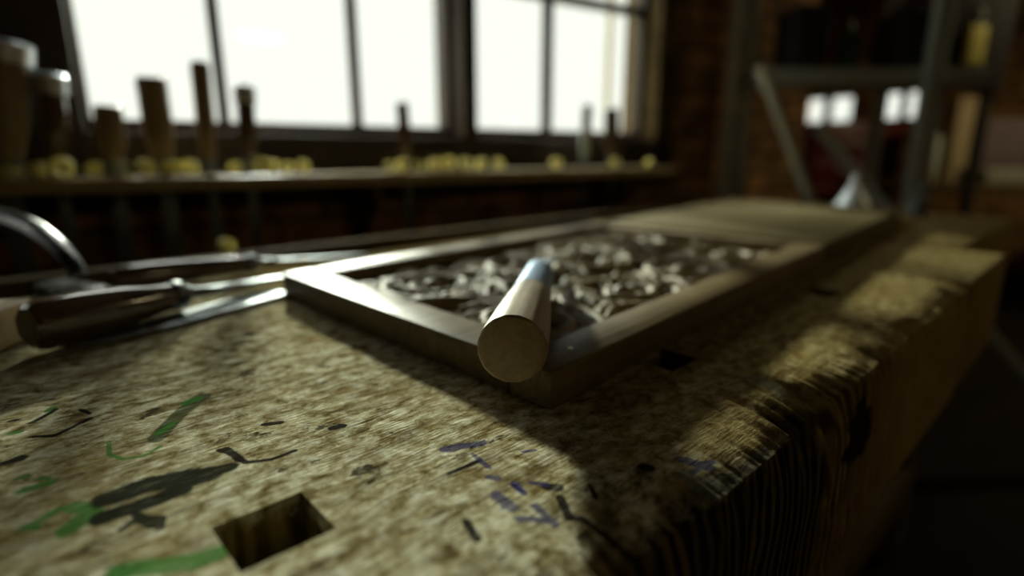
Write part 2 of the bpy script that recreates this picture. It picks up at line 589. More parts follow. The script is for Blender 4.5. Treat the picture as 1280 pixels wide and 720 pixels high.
s4a, s4b = -1.75, -0.62      # a further window on the left, out of the frame
X_RET = ws(1006)      # the brick window wall ends here and the room opens deeper
wall_block('wall_back', [
    (X_NEAR, X_RET, WY, WY + TH, 0, SILL), (X_NEAR, X_RET, WY, WY + TH, TOP, 2.9),
    (X_NEAR, s4a, WY, WY + TH, SILL, TOP), (s4b, s1a, WY, WY + TH, SILL, TOP),
    (s2b + 0.09, X_RET, WY, WY + TH, SILL, TOP)])
RT = Vector((math.sin(math.radians(57)), math.cos(math.radians(57)), 0))      # the return wall runs off obliquely
ret_l = (X_END - X_RET) / RT.x
Y_DEEP = WY + ret_l * RT.y
RFm = WF @ Matrix.Translation((X_RET, WY, 0)) @ Matrix.Rotation(math.radians(33), 4, 'Z')
wall_block('wall_return', [(0, ret_l, 0, 0.12, 0, 2.9)], 'brick', RFm)
# mullion post between the two windows and the jamb at the right
mb = MB(); mb.box(s1b, s2a, WY - 0.02, WY + TH, SILL, TOP, 0.004)
o = mb.build('trim_1', M['frame'], None, WF); o['kind'] = 'structure'
mb = MB(); mb.box(s2b, s2b + 0.09, WY - 0.015, WY + TH, SILL - 0.03, TOP, 0.004)
o = mb.build('trim_2', M['bench_plain'], None, WF); o['kind'] = 'structure'
mb = MB(); mb.box(s1a - 0.16, s1a + 0.006, WY - 0.02, WY, SILL - 0.03, TOP, 0.003)
o = mb.build('trim_3', M['frame'], None, WF); o['kind'] = 'structure'


mb = MB(); mb.box(s1a - 0.16, s2b + 0.09, WY - 0.021, WY, ZC - 0.12, SILL, 0.003)
o = mb.build('trim_4', M['frame'], None, WF); o['kind'] = 'structure'


def window(n, a, b, bars, barw=0.022, rails=(TRANS,), z0=SILL, z1=TOP, fr=WF, y=WY + 0.05, fw=0.028, dep=0.045, mat='frame'):
    w = empty('window_%d' % n, fr @ Matrix.Translation(((a + b) / 2, y, z0)), kind='structure')
    loc = fr
    mb = MB()
    mb.box(a, b, y, y + dep, z0, z0 + fw, 0.003); mb.box(a, b, y, y + dep, z1 - fw, z1, 0.003)
    mb.box(a, a + fw * 0.6, y, y + dep, z0, z1, 0.003); mb.box(b - fw * 0.6, b, y, y + dep, z0, z1, 0.003)
    mb.build('window_frame', M[mat], w, loc)
    for x in bars:
        m2 = MB(); m2.box(x - barw / 2, x + barw / 2, y + 0.005, y + dep - 0.008, z0 + fw * 0.5, z1 - fw * 0.5, 0.003)
        m2.build('glazing_bar', M['bar'], w, loc)
    for z in rails:
        m2 = MB(); m2.box(a + 0.005, b - 0.005, y + 0.004, y + dep - 0.006, z - 0.014, z + 0.014, 0.003)
        m2.build('transom', M['bar'], w, loc)
    m3 = MB(); m3.box(a + 0.008, b - 0.008, y + dep - 0.016, y + dep - 0.013, z0 + 0.01, z1 - 0.01)
    m3.build('pane', M['glass'], w, loc, smooth=False)
    return w


window(1, s1a, s1b, [ws(283, WY + 0.06), ws(449, WY + 0.06)])
window(2, s2a, s2b, [ws(685, WY + 0.06)], 0.026)
window(3, s4a, s4b, [(s4a * 2 + s4b) / 3, (s4a + 2 * s4b) / 3])

# thin downpipe outside the right window
mb = MB(); mb.tube([(ws(757, 2.0), 2.0, 0.2), (ws(757, 2.0), 2.0, 3.4)], 0.016)
tag(mb.build('downpipe', M['board_grey'], None, WF), 'thin pale pipe standing outside behind the right window', 'pipe')
mb = MB(); mb.box(X_NEAR - 3, X_END + 3, WY + TH + 0.01, WY + 9, -0.4, -0.2)
o = mb.build('ground', M['board_grey'], None, WF); o['kind'] = 'structure'

# end wall with two small far windows
e_b = []
wins = []
def end_px(px):      # y (wall frame) on the end wall of a pixel column
    r = ray(px, 150); t = X_END / r.dot(WD)
    return (r * t).dot(WN)
def end_z(py, px=1075):
    r = ray(px, py); t = X_END / r.dot(WD)
    return ZC + r.z * t
yA0, yA1 = end_px(1062), end_px(998)
yB0, yB1 = end_px(1157), end_px(1092)
zL, zH = end_z(152), end_z(117)
wall_block('wall_right', [
    (X_END, X_END + 0.2, Y_BACK, Y_DEEP, 0, zL), (X_END, X_END + 0.2, Y_BACK, Y_DEEP, zH, 2.9),
    (X_END, X_END + 0.2, Y_BACK, yB0, zL, zH), (X_END, X_END + 0.2, yB1, yA0, zL, zH), (X_END, X_END + 0.2, yA1, Y_DEEP, zL, zH)])
EF = WF @ Matrix.Translation((X_END, 0, 0)) @ Matrix.Rotation(-math.pi / 2, 4, 'Z')   # local x = -y(wall), local y = +x(wall)
window(4, -yA1, -yA0, [-(yA0 + yA1) / 2], 0.09, (), zL, zH, EF, 0.05, 0.02, 0.04)
window(5, -yB1, -yB0, [-(yB0 + yB1) / 2], 0.07, (), zL, zH, EF, 0.05, 0.02, 0.04)
wall_block('wall_left', [(X_NEAR - 0.2, X_NEAR, Y_BACK, WY + TH, 0, 2.9)])
wall_block('wall_front', [(X_NEAR - 0.2, X_END + 0.2, Y_BACK - 0.2, Y_BACK, 0, 2.9)])
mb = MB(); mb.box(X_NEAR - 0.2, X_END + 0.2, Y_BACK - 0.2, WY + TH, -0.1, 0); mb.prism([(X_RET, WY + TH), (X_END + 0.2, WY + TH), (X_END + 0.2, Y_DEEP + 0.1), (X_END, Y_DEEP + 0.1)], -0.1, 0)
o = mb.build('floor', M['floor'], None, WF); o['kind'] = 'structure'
mb = MB(); mb.box(X_NEAR - 0.2, X_END + 0.2, Y_BACK - 0.2, WY + TH, 2.9, 3.0); mb.prism([(X_RET - 0.1, WY + TH), (X_END + 0.2, WY + TH), (X_END + 0.2, Y_DEEP + 0.2), (X_END, Y_DEEP + 0.2)], 2.9, 3.0)
o = mb.build('ceiling', M['ceiling'], None, WF); o['kind'] = 'structure'

# ------------------------------------------------------------------ workbench
bench = empty('workbench', frame((BF @ Vector((0.5, 0.5, 0))).xyz * 1.0 - Vector((0, 0, TZ)), math.radians(43.2)),
              'heavy old wooden workbench with stained worn top and square dog holes', 'workbench')
EDGE = 0.099
S0, S1 = -0.75, 0.868
QB = 0.80
TK = 0.146


def bench_slab():
    svals = list(np.arange(S0, 0.0, 0.012)) + list(np.arange(0.0, 0.50, 0.0016)) + list(np.arange(0.50, S1, 0.005)) + [S1]
    prof = []
    for q in list(np.linspace(QB, 0.48, 16)) + list(np.linspace(0.478, 0.15, 190)) + list(np.linspace(0.148, EDGE + 0.002, 26)):
        prof.append((q, 0.0))
    prof.append((EDGE, 0.0))
    for z in list(np.linspace(-0.003, -0.045, 16)) + list(np.linspace(-0.05, -TK, 20)):
        prof.append((EDGE, z))
    prof += [(0.3, -TK), (QB, -TK), (QB, -0.07)]
    verts, faces = [], []
    n = len(prof)
    for s in svals:
        c = 0.0045 + 0.009 * max(0, noise.noise(Vector((s * 9, 3.3, 0))) + 0.15) + 0.004 * noise.noise(Vector((s * 40, 1, 2)))
        # deep chewed part where the photo shows the torn corner
        c += 0.012 * math.exp(-((s - 0.37) / 0.06) ** 2) * (0.6 + 0.8 * noise.noise(Vector((s * 60, 7, 1))))
        c += 0.007 * math.exp(-((s - 0.18) / 0.05) ** 2)
        c += 0.008 * math.exp(-((s - 0.62) / 0.03) ** 2)
        c += 0.0012 * noise.noise(Vector((s * 150, 2, 8))) + 0.0012 * noise.noise(Vector((s * 380, 5, 3)))
        c = max(0.002, c * 1.25)
        for q, z in prof:
            x, y, zz = s, q, z
            if z > -TK + 0.001 and q < QB - 0.01:
                d = (q - EDGE) + (-z)
                wgt = math.exp(-(d / (0.010 + c * 1.1)) ** 1.3)
                y += c * 0.75 * wgt
                zz -= c * 0.75 * wgt
                if z > -0.0001:
                    a = noise.noise(Vector((s * 5, q * 9, 0))) * 0.0012 + noise.noise(Vector((s * 28, q * 60, 4))) * 0.0006
                    zz += a - 0.0008
                else:
                    a = noise.noise(Vector((s * 6, z * 9, 9)))
                    y += 0.002 * a + 0.0012 * noise.noise(Vector((s * 70, z * 12, 5))) * (1 if s < 0.55 else 0.4) + 0.0008 * noise.noise(Vector((s * 200, z * 30, 2))) * (1 if s < 0.45 else 0.2)
            verts.append((x, y, zz))
    m = len(svals)
    for i in range(m - 1):
        for k in range(n):
            a, b = i * n + k, i * n + (k + 1) % n
            faces.append((a, b, b + n, a + n))
    faces.append(tuple(range(n))[::-1])
    faces.append(tuple((m - 1) * n + k for k in range(n)))
    me = bpy.data.meshes.new('slab')
    me.from_pydata(verts, [], faces)
    me.validate()
    bm = bmesh.new(); bm.from_mesh(me)
    bmesh.ops.recalc_face_normals(bm, faces=bm.faces[:])
    bm.to_mesh(me); bm.free()
    return me


def cut_holes(me, holes, za=-0.5, zb=0.2):
    tmp = bpy.data.objects.new('tmp', me); COL.objects.link(tmp)
    mb = MB()
    for (a, b, c, d) in holes:
        mb.box(a, b, c, d, za, zb)
    cm = mb.mesh('cut', smooth=False)
    cut = bpy.data.objects.new('cut', cm); COL.objects.link(cut)
    md = tmp.modifiers.new('b', 'BOOLEAN'); md.object = cut; md.operation = 'DIFFERENCE'; md.solver = 'EXACT'
    bpy.context.view_layer.update()
    dg = bpy.context.evaluated_depsgraph_get()
    res = bpy.data.meshes.new_from_object(tmp.evaluated_get(dg))
    bpy.data.objects.remove(tmp); bpy.data.objects.remove(cut)
    bm = bmesh.new(); bm.from_mesh(res)
    for f in bm.faces: f.smooth = True
    for e in bm.edges:
        if len(e.link_faces) == 2 and e.calc_face_angle(0) > math.radians(50): e.smooth = False
    bm.to_mesh(res); bm.free()
    res.materials.clear()
    return res


HOLES = [(0.049, 0.088, 0.203, 0.240), (0.350, 0.388, 0.200, 0.234), (0.668, 0.706, 0.196, 0.230), (-0.27, -0.232, 0.203, 0.240)]
slab = cut_holes(bench_slab(), HOLES)
slab.name = 'slab'
paint(slab)
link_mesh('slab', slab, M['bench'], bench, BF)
mb = MB(); mb.box(0.882, 1.17, EDGE, EDGE + 0.30, -TK, -0.001, 0.006, 3)
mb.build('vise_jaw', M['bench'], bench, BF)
mb = MB(); mb.box(0.870, 1.86, 0.41, QB, -0.10, -0.001, 0.004)
mb.box(1.19, 1.86, 0.16, 0.408, -0.10, -0.0015, 0.004)
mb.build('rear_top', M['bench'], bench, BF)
mb = MB()
mb.box(S0, 1.86, QB, QB + 0.14, -0.075, -0.055, 0.002)
mb.box(S0, 1.86, QB + 0.14, QB + 0.165, -0.10, -0.002, 0.003)
mb.build('tool_well', M['bench_plain'], bench, BF)
for (a, b) in ((-0.45, 0.18), (-0.45, 0.72), (0.72, 0.2), (0.72, 0.72), (1.6, 0.24), (1.6, 0.72)):
    mb = MB(); mb.box(a, a + 0.11, b, b + 0.09, -TZ + 0.001, -0.10 if a > 1 else -TK + 0.002, 0.004)
    mb.build('leg', M['bench_plain'], bench, BF)
mb = MB(); mb.box(-0.4, 1.65, 0.235, 0.275, -0.72, -0.62, 0.004); mb.build('stretcher', M['bench_plain'], bench, BF)
mb = MB(); mb.tube([(1.165, 0.2, -0.075), (1.30, 0.2, -0.075)], 0.014); mb.build('vise_screw', M['iron'], bench, BF)

# ------------------------------------------------------------------ carved panel
PA = Vector((0.0236, 0.317, TZ))
PFa = math.radians(90 - 41.6)
PF = frame(PA, PFa)
DB = Vector((-0.278, 0.289, 0))
WB = DB.length
DBl = Matrix.Rotation(-PFa, 3, 'Z') @ DB.normalized()      # across direction in panel frame
LP = 0.645
SHEAR = math.radians(0.6)
ZT = 0.0258


def PP(a, b, z=0.0):
    return Vector((a, 0, 0)) + DBl * b * (1 + 0.0 * a) + Vector((0, 0, z)) + Vector((0, 1, 0)) * (a * math.tan(SHEAR) * b / WB)


panel = empty('carved_panel', PF, 'framed oak panel carved with leaves and scrolls, lying flat on the bench', 'carved panel')
RW = 0.037


def quad_rail(p, z0, z1, bev):
    mb = MB(); mb.prism(p, z0, z1, bev); return mb


def P2(a, b): v = PP(a, b); return (v.x, v.y)


# near rail, far rail butt between the long rails; small lip inside
quad_rail([P2(0, RW + 0.0005), P2(RW, RW + 0.0005), P2(RW, WB), P2(0, WB)][::-1], 0.0008, ZT, 0.0014).build('rail', M['rail'], panel, PF)
quad_rail([P2(LP - RW, RW + 0.0005), P2(LP, RW + 0.0005), P2(LP, WB - RW - .0005), P2(LP - RW, WB - RW - .0005)][::-1], 0.0008, ZT - 0.001, 0.0014).build('rail', M['relief'], panel, PF)
quad_rail([P2(RW + 0.0005, WB - RW), P2(LP, WB - RW), P2(LP, WB), P2(RW + 0.0005, WB)][::-1], 0.0008, ZT, 0.0014).build('rail', M['rail'], panel, PF)
r_ = quad_rail([P2(0, 0), P2(LP, 0), P2(LP, RW), P2(0, RW)][::-1], 0.0008, ZT, 0.0016)
long_rail = r_.build('rail', M['rail'], panel, PF)
mb = MB(); mb.lathe([(-0.004, 0.0006), (0.0, 0.0006), (0.0, 0.0021), (0.0008, 0.0018), (0.0013, 0.0004)], 12)
nl = PF.inverted() @ G(713, 436, ZT - 0.0001)
mb.build('nail', M['brass'], panel, PF @ Matrix.Translation(nl) @ Matrix.Rotation(-math.pi / 2, 4, 'Y'))


def relief():
    a0, a1, b0, b1 = RW - 0.002, LP - RW + 0.002, RW - 0.002, WB - RW + 0.002
    st = 0.0016
    A = np.arange(a0, a1, st); B = np.arange(b0, b1, st)
    AA, BB = np.meshgrid(A, B, indexing='ij')
    H = np.full(AA.shape, 0.0055) + 0.0006 * rng.standard_normal(AA.shape)

    def put(mask_h):
        np.maximum(H, mask_h, out=H)

    def window_idx(ca, cb, r):
        i0, i1 = np.searchsorted(A, [ca - r, ca + r]); j0, j1 = np.searchsorted(B, [cb - r, cb + r])
        return slice(i0, i1), slice(j0, j1)

    def leaf(ca, cb, ang, L, Wd, h, base=0.006, lobes=3):
        si, sj = window_idx(ca, cb, L * 1.1)
        x = AA[si, sj] - ca; y = BB[si, sj] - cb
        bend = 0.25 * rng.standard_normal()
        u = (x * math.cos(ang) + y * math.sin(ang)) / L
        v = (-x * math.sin(ang) + y * math.cos(ang)) / L - bend * u * u
        wid = (Wd / L) * np.clip(1 - u * u, 0, 1) ** 0.6 * (1 - 0.25 * u) * (1 + 0.22 * np.cos(u * math.pi * lobes))
        t = np.clip(1 - (v / np.maximum(wid, 1e-4)) ** 2, 0, 1)
        hh = h * np.sqrt(t) * (0.65 + 0.35 * np.cos(u * 1.4)) - h * 0.4 * np.exp(-(v / (wid * 0.22 + 1e-4)) ** 2) * (t > 0)
        hh = np.where(t > 0, base + hh, 0)
        H[si, sj] = np.maximum(H[si, sj], hh)

    def rope(pts, rad, h, base=0.006):
        for (ca, cb), r in zip(pts, rad):
            si, sj = window_idx(ca, cb, r * 1.2)
            d2 = ((AA[si, sj] - ca) ** 2 + (BB[si, sj] - cb) ** 2) / (r * r)
            hh = np.where(d2 < 1, base + h * np.sqrt(np.clip(1 - d2, 0, 1)), 0)
            H[si, sj] = np.maximum(H[si, sj], hh)

    cells = [(0.10, 0.10, 1), (0.115, 0.27, -1), (0.245, 0.10, -1), (0.26, 0.27, 1), (0.39, 0.10, 1), (0.40, 0.28, -1), (0.53, 0.10, -1), (0.54, 0.275, 1)]
    for i, (ca, cb, sg) in enumerate(cells):
        n = 150
        th = np.linspace(0, 2 * math.pi * 1.7, n)
        R = 0.056 * (1 - th / th[-1]) ** 0.8 + 0.008
        ph = rng.uniform(0, 6.28)
        pts = [(ca + r * math.cos(sg * t + ph), cb + r * math.sin(sg * t + ph)) for r, t in zip(R, th)]
        rope(pts, np.linspace(0.0085, 0.0055, n), 0.0115)
        rope([(ca, cb)], [0.013], 0.015)
        for k in range(11):
            t = rng.uniform(0, 6.28); rr = rng.uniform(0.045, 0.08)
            leaf(ca + rr * math.cos(t), cb + rr * math.sin(t), t + sg * rng.uniform(0.5, 1.3), rng.uniform(0.024, 0.042), rng.uniform(0.010, 0.017), rng.uniform(0.009, 0.0145))
    n = 260
    xs = np.linspace(a0, a1, n)
    rope([(x, (b0 + b1) / 2 + 0.03 * math.sin(x * 30)) for x in xs], np.full(n, 0.008), 0.011)
    for k in range(80):
        leaf(rng.uniform(a0, a1), rng.uniform(b0 + 0.01, b1 - 0.01), rng.uniform(0, 6.28), rng.uniform(0.018, 0.034), rng.uniform(0.008, 0.014), rng.uniform(0.006, 0.011), lobes=rng.integers(2, 5))
    for k in range(50):
        rope([(rng.uniform(a0, a1), rng.uniform(b0, b1))], [rng.uniform(0.004, 0.008)], rng.uniform(0.008, 0.013))
    # smooth slightly
    for _ in range(1):
        Hp = np.pad(H, 1, mode='edge')
        H[:] = (Hp[1:-1, 1:-1] * 2 + Hp[:-2, 1:-1] + Hp[2:, 1:-1] + Hp[1:-1, :-2] + Hp[1:-1, 2:]) / 6
    H[:] = np.minimum(H, ZT - 0.003)
    na, nb = AA.shape
    sh = math.tan(SHEAR)
    X = AA + DBl.x * BB; Y = DBl.y * BB + AA * sh * BB / WB
    co = np.stack([X, Y, H], -1).reshape(-1, 3)
    bot = co.copy(); bot[:, 2] = 0.001
    idx = np.arange(na * nb).reshape(na, nb)
    f = np.stack([idx[:-1, :-1], idx[1:, :-1], idx[1:, 1:], idx[:-1, 1:]], -1).reshape(-1, 4)
    off = na * nb
    ring = list(idx[:, 0]) + list(idx[-1, 1:]) + list(idx[-2::-1, -1]) + list(idx[0, -2:0:-1])
    # skirt down to the back of the panel
    nv = len(ring)
    skirt = [(co[i][0], co[i][1], 0.001) for i in ring]
    verts = np.vstack([co, np.array(skirt)])
    faces = [tuple(x) for x in f]
    for k in range(nv):
        a, b = ring[k], ring[(k + 1) % nv]
        faces.append((a, off + k, off + (k + 1) % nv, b))
    faces.append(tuple(off + k for k in range(nv)))
    me = bpy.data.meshes.new('relief')
    me.from_pydata([tuple(v) for v in verts], [], [tuple(int(i) for i in x) for x in faces])
    bm = bmesh.new(); bm.from_mesh(me)
    bmesh.ops.recalc_face_normals(bm, faces=bm.faces[:])
    for fc in bm.faces: fc.smooth = True
    bm.to_mesh(me); bm.free()
    return me


link_mesh('carved_relief', relief(), M['relief'], panel, PF)

# plain board beyond the carved one, same width
pb0, pb1 = LP + 0.008, 1.34
mb = MB()
mb.prism([P2(pb0, 0.0), P2(pb1, 0.0), P2(pb1 + 0.03, WB), P2(pb0, WB - 0.02)][::-1], 0.0008, 0.0275, 0.002)
tag(mb.build('plain_panel', M['board'], None, PF), 'plain flat wooden panel lying beyond the carved panel on the bench', 'wooden panel')

# ------------------------------------------------------------------ big handle on the carved panel
h0 = Vector((0.0, 0.297, TZ + 0.0475)); h1 = Vector((0.0285, 0.556, TZ + 0.0375))
HF = axis_frame(h0, h1)
L = (h1 - h0).length
gouge = empty('carving_gouge', HF, 'large carving gouge with pale turned handle resting across the corner of the carved panel', 'carving tool')
mb = MB()
mb.lathe([(0.0, 0.0168), (0.0006, 0.0186), (0.002, 0.0198), (0.01, 0.02), (0.05, 0.0193), (0.09, 0.0180), (L - 0.128, 0.0162), (L - 0.125, 0.0154)], 64, (16, 0.55))
mb.build('handle', M['handle'], gouge, HF, angle=25)
mb = MB()
mb.lathe([(L - 0.126, 0.0153), (L - 0.125, 0.0163), (L - 0.02, 0.0143), (L - 0.004, 0.0136), (L, 0.011)], 40)
mb.build('ferrule', M['blue_steel'], gouge, HF)
bd = axis_frame(h0 + (h1 - h0) * 0.97, Vector((0.052, 0.70, TZ + 0.026)))
mb = MB()
mb.tube([(0, 0, 0), (0.03, 0, 0), (0.06, 0, 0), (0.13, 0, 0)], [0.006, 0.0045, 0.0055, 0.0075], 16)
for v in mb.b.verts:
    if v.co.x > 0.055: v.co.z *= 0.25
mb.build('blade', M['steel'], gouge, bd)


# ------------------------------------------------------------------ chisels lying at the left
def lying_chisel(p0, pf, pe, r0, r1, label, mat, bw, poly=None):
    fr = axis_frame(p0, pf)
    t = empty('chisel', fr, label, 'chisel')
    Lh = (pf - p0).length
    mb = MB()
    prof = [(0, r0 * 0.72), (0.003, r0 * 0.9), (0.009, r0 * 0.98), (Lh * 0.3, r0 * 1.0), (Lh * 0.6, r0 * 0.9), (Lh * 0.85, r1 * 1.1), (Lh * 0.97, r1), (Lh, r1 * 0.95)]
    mb.lathe(prof, 40, poly); mb.build('handle', mat, t, fr, angle=30)
    mb = MB(); mb.lathe([(Lh - 0.002, r1 * 0.98), (Lh, r1 * 1.1), (Lh + 0.008, r1 * 1.08), (Lh + 0.014, r1 * 0.7), (Lh + 0.02, r1 * 0.5)], 28)
    mb.build('ferrule', M['steel'], t, fr)
    bf = axis_frame(pf + (pf - p0).normalized() * 0.01, pe)
    Lb = (pe - pf).length
    mb = MB()
    secs = [(0, 0.0045, 0.0045), (0.02, 0.0045, 0.0045), (0.035, bw * 0.5, 0.0028), (Lb * 0.9, bw * 0.5, 0.0022), (Lb, bw * 0.5, 0.0004)]
    rings = []
    for x, wv, hv in secs:
        rings.append([mb.b.verts.new((x, sy * wv * k, sz * hv)) for sy, sz, k in ((-1, -1, 1), (1, -1, 1), (1, 0.2, 1), (0.0, 1, 0.6), (-1, 0.2, 1)) ])
        rings[-1][3].co.y = wv * 0.6
        rings[-1].insert(4, mb.b.verts.new((x, -wv * 0.6, hv)))
    for i in range(len(rings) - 1):
        for k in range(6):
            mb.b.faces.new((rings[i][k], rings[i][(k + 1) % 6], rings[i + 1][(k + 1) % 6], rings[i + 1][k]))
    mb.b.faces.new(rings[0][::-1]); mb.b.faces.new(rings[-1])
    mb.build('blade', M['steel'], t, bf, smooth=False)
    return t


z_ = TZ
ca0 = Vector((-0.378, 0.417, z_ + 0.0225)); caf = Vector((-0.331, 0.528, z_ + 0.0195)); cae = Vector((-0.268, 0.672, z_ + 0.008))
lying_chisel(ca0, caf, cae, 0.0212, 0.0132, 'dark handled chisel lying nearest, next to the pale wood block', M['handle_dark'], 0.018, (8, 0.6))
cb0 = Vector((-0.4535, 0.619, z_ + 0.0155)); cbf = Vector((-0.346, 0.716, z_ + 0.015)); cbe = Vector((-0.225, 0.82, z_ + 0.006))
lying_chisel(cb0, cbf, cbe, 0.0148, 0.0105, 'dark red-brown handled chisel lying behind the nearer one, blade passing behind the carved panel', M['handle_dark'], 0.014)

# flat scraper blade under the nearer chisel
fb = axis_frame(Vector((-0.353, 0.432, z_ + 0.0006)), Vector((-0.272, 0.600, z_ + 0.0006)))
mb = MB(); mb.prism([(0, -0.001), (0.02, -0.010), (0.06, -0.019), (0.205, -0.020), (0.205, 0.020), (0.08, 0.019), (0.02, 0.006)], 0.0004, 0.0030, 0.0006)
tag(mb.build('scraper_blade', M['steel'], None, fb), 'flat bare steel blade lying on the bench under the nearest dark handled chisel', 'blade')

# pale wood block at the far left
bl = frame((-0.452, 0.425, z_), math.radians(10))
mb = MB(); mb.box(-0.055, 0.045, -0.028, 0.035, 0.0008, 0.034, 0.003, 3)
tag(mb.build('wood_block', M['pale_wood'], None, bl), 'pale wood block cut off by the frame edge, beside the chisel butt', 'wood block')

# holdfast: bent iron arm reaching down to a pad
hf = frame((-0.585, 0.66, z_), math.radians(-30))
hold = empty('holdfast', hf, 'bent dark iron holdfast arching onto the bench behind the chisels', 'clamp')
arc = []
for k in range(22):
    a = math.radians(100 - k * 100 / 21 * 0.86)
    arc.append((-0.05 + 0.19 * math.sin(math.pi / 2 - a) * 1.0, 0, 0.010 + 0.068 * math.sin(a)))
arc = [(-0.10, 0, 0.066)] + arc
mb = MB(); mb.tube(arc, [0.011] * 8 + [0.011 - 0.0003 * i for i in range(len(arc) - 8)], 16, 1.3); mb.build('arm', M['iron'], hold, hf)
mb = MB(); mb.tube([(-0.10, 0, 0.07), (-0.115, 0, 0.05), (-0.115, 0, 0.002)], 0.0105, 16); mb.build('stem', M['iron'], hold, hf)
mb = MB(); mb.prism([(0.06, -0.018), (0.15, -0.024), (0.165, -0.012), (0.165, 0.012), (0.15, 0.024), (0.06, 0.018)], 0.0008, 0.012, 0.003); mb.build('pad', M['iron'], hold, hf)

# ------------------------------------------------------------------ sill shelf with upright tools
RACK = [  # top px, py ; base px ; radius px ; handle material, label
    (8, 52, 6, 19, 'handle_brown', 1, 'thickest brown tool handle with bright steel hoop, leftmost on the sill shelf'),
    (62, 92, 72, 12, 'handle_dark', 1, 'dark red-brown tool handle with bright steel hoop, second from the left on the shelf'),
    (134, 131, 142, 13, 'handle_brown', 0, 'shortest stout brown tool handle standing left of the tilted one before the first window pane'),
    (188, 95, 205, 14, 'handle_brown', 0, 'stout brown tool handle leaning to one side before the first window pane'),
    (249, 76, 262, 9, 'handle_brown', 0, 'tallest slim brown tool handle rising before the first glazing bar'),
    (305, 107, 312, 9, 'handle_dark', 1, 'slim dark tool handle with pale hoop standing at the first glazing bar'),
    (502, 127, 510, 6.5, 'handle_dark', 0, 'slender dark tool handle standing alone before the last pane of the first window'),
    (734, 130, 730, 5.5, 'grey_metal', 0, 'thin grey tool shank standing before the second window'),
    (764, 134, 766, 8, 'handle_dark', 0, 'stubby dark tool handle standing near the jamb of the second window'),
]
NR = 1.33
SHF, SHZ = 1.25, ZC - 0.0445
mb = MB()
xa, xb = X_NEAR + 0.02, ws(850, SHF)
mb.box(xa, xb, SHF, WY - 0.024, SHZ - 0.026, SHZ, 0.003)
shelf_me = mb.mesh('tool_shelf')
SLOTS = []
for (tx, ty, bx_, rp_, *_r) in RACK:
    lb_ = WF.inverted() @ Q(bx_, 210, NR)
    rr_ = rp_ * (WF @ lb_).y * CP / F * 0.95
    SLOTS.append((lb_.x - rr_ * 0.62, lb_.x + rr_ * 0.62, lb_.y - 0.004, lb_.y + 0.004))
shelf_me = cut_holes(shelf_me, SLOTS, 0.5, 1.5)
sh = link_mesh('tool_shelf', shelf_me, M['shelf'], None, WF)
tag(sh, 'long wooden shelf under the windows holding upright tools', 'shelf')
for x in (-1.6, -0.6, 0.45, 1.25):
    mb = MB(); mb.prism([(0, 0), (0.165, 0), (0.165, -0.15), (0.15, -0.15), (0, -0.03)], -0.012, 0.012, 0.001)
    brf = WF @ Matrix.Translation((x, SHF + 0.005, SHZ - 0.027)) @ Matrix.Rotation(math.pi / 2, 4, 'Z') @ Matrix.Rotation(math.pi / 2, 4, 'X')
    mb.build('bracket', M['bench_plain'], sh, brf)

for (tx, ty, bx, rp, mt, hoop, lab) in RACK:
    top = Q(tx, ty, NR)
    r0 = Q(bx, 210, NR)
    base = Vector((r0.x, r0.y, SHZ)) 
    up = (top - base)
    base = base + up.normalized() * 0.002
    zc = base.y * CP
    r = rp * zc / F * 1.2
    fr = axis_frame(base, top)
    t = empty('rack_chisel', fr, lab, 'chisel', 'tools standing upright in the sill shelf')
    Lh = up.length - 0.004
    mb = MB()
    mb.lathe([(0.028, r * 0.62), (0.04, r * 0.75), (Lh * 0.45, r * 1.0), (Lh * 0.8, r * 0.98), (Lh * 0.94, r), (Lh - 0.002, r * 0.92), (Lh, r * 0.8)], 24)
    mb.build('handle', M[mt], t, fr)
    mb = MB(); mb.lathe([(0.0, r * 0.45), (0.002, r * 0.6), (0.028, r * 0.68), (0.030, r * 0.6)], 20); mb.build('ferrule', M['steel'], t, fr)
    if hoop:
        mb = MB(); mb.lathe([(Lh - 0.034, r * 1.02), (Lh - 0.033, r * 1.16), (Lh - 0.001, r * 1.16), (Lh + 0.002, r * 1.02), (Lh + 0.0021, r * 0.2)], 24); mb.build('hoop', M['bright_steel'], t, fr)
    # blade through the slot, hanging below the shelf
    fb = WF.copy(); lb = WF.inverted() @ base
    mb = MB(); mb.box(lb.x - r * 0.55, lb.x + r * 0.55, lb.y - 0.0016, lb.y + 0.0016, SHZ - 0.13 - r * 1.5, SHZ + 0.004, 0.0006)
    mb.build('blade', M['steel'], t, WF)

# ------------------------------------------------------------------ shavings
def curl_mesh(seed):
    rr = random.Random(seed)
    n, wd = 40, rr.uniform(0.010, 0.016)
    turns = rr.uniform(1.2, 2.0)
    bm = bmesh.new()
    prev = None
    for i in range(n):
        t = i / (n - 1)
        a = t * turns * 2 * math.pi
        R = 0.0115 * (1 - 0.45 * t)
        off = t * rr.uniform(0.008, 0.009)
        row = []
        for (dr, dy) in ((0, 0), (0, wd), (-0.0007, wd), (-0.0007, 0)):
            row.append(bm.verts.new(((R + dr) * math.cos(a), dy + off - wd / 2, (R + dr) * math.sin(a) + 0.0118)))
        if prev:
            for k in range(4):
                bm.faces.new((prev[k], prev[(k + 1) % 4], row[(k + 1) % 4], row[k]))
        else:
            bm.faces.new(row)
        prev = row
    bm.faces.new(prev[::-1])
    bmesh.ops.recalc_face_normals(bm, faces=bm.faces[:])
    for f in bm.faces: f.smooth = True
    me = bpy.data.meshes.new('shaving'); bm.to_mesh(me); bm.free()
    me.materials.append(M['shaving'])
    return me


CURLS = [curl_mesh(i) for i in range(5)]
ci = 0


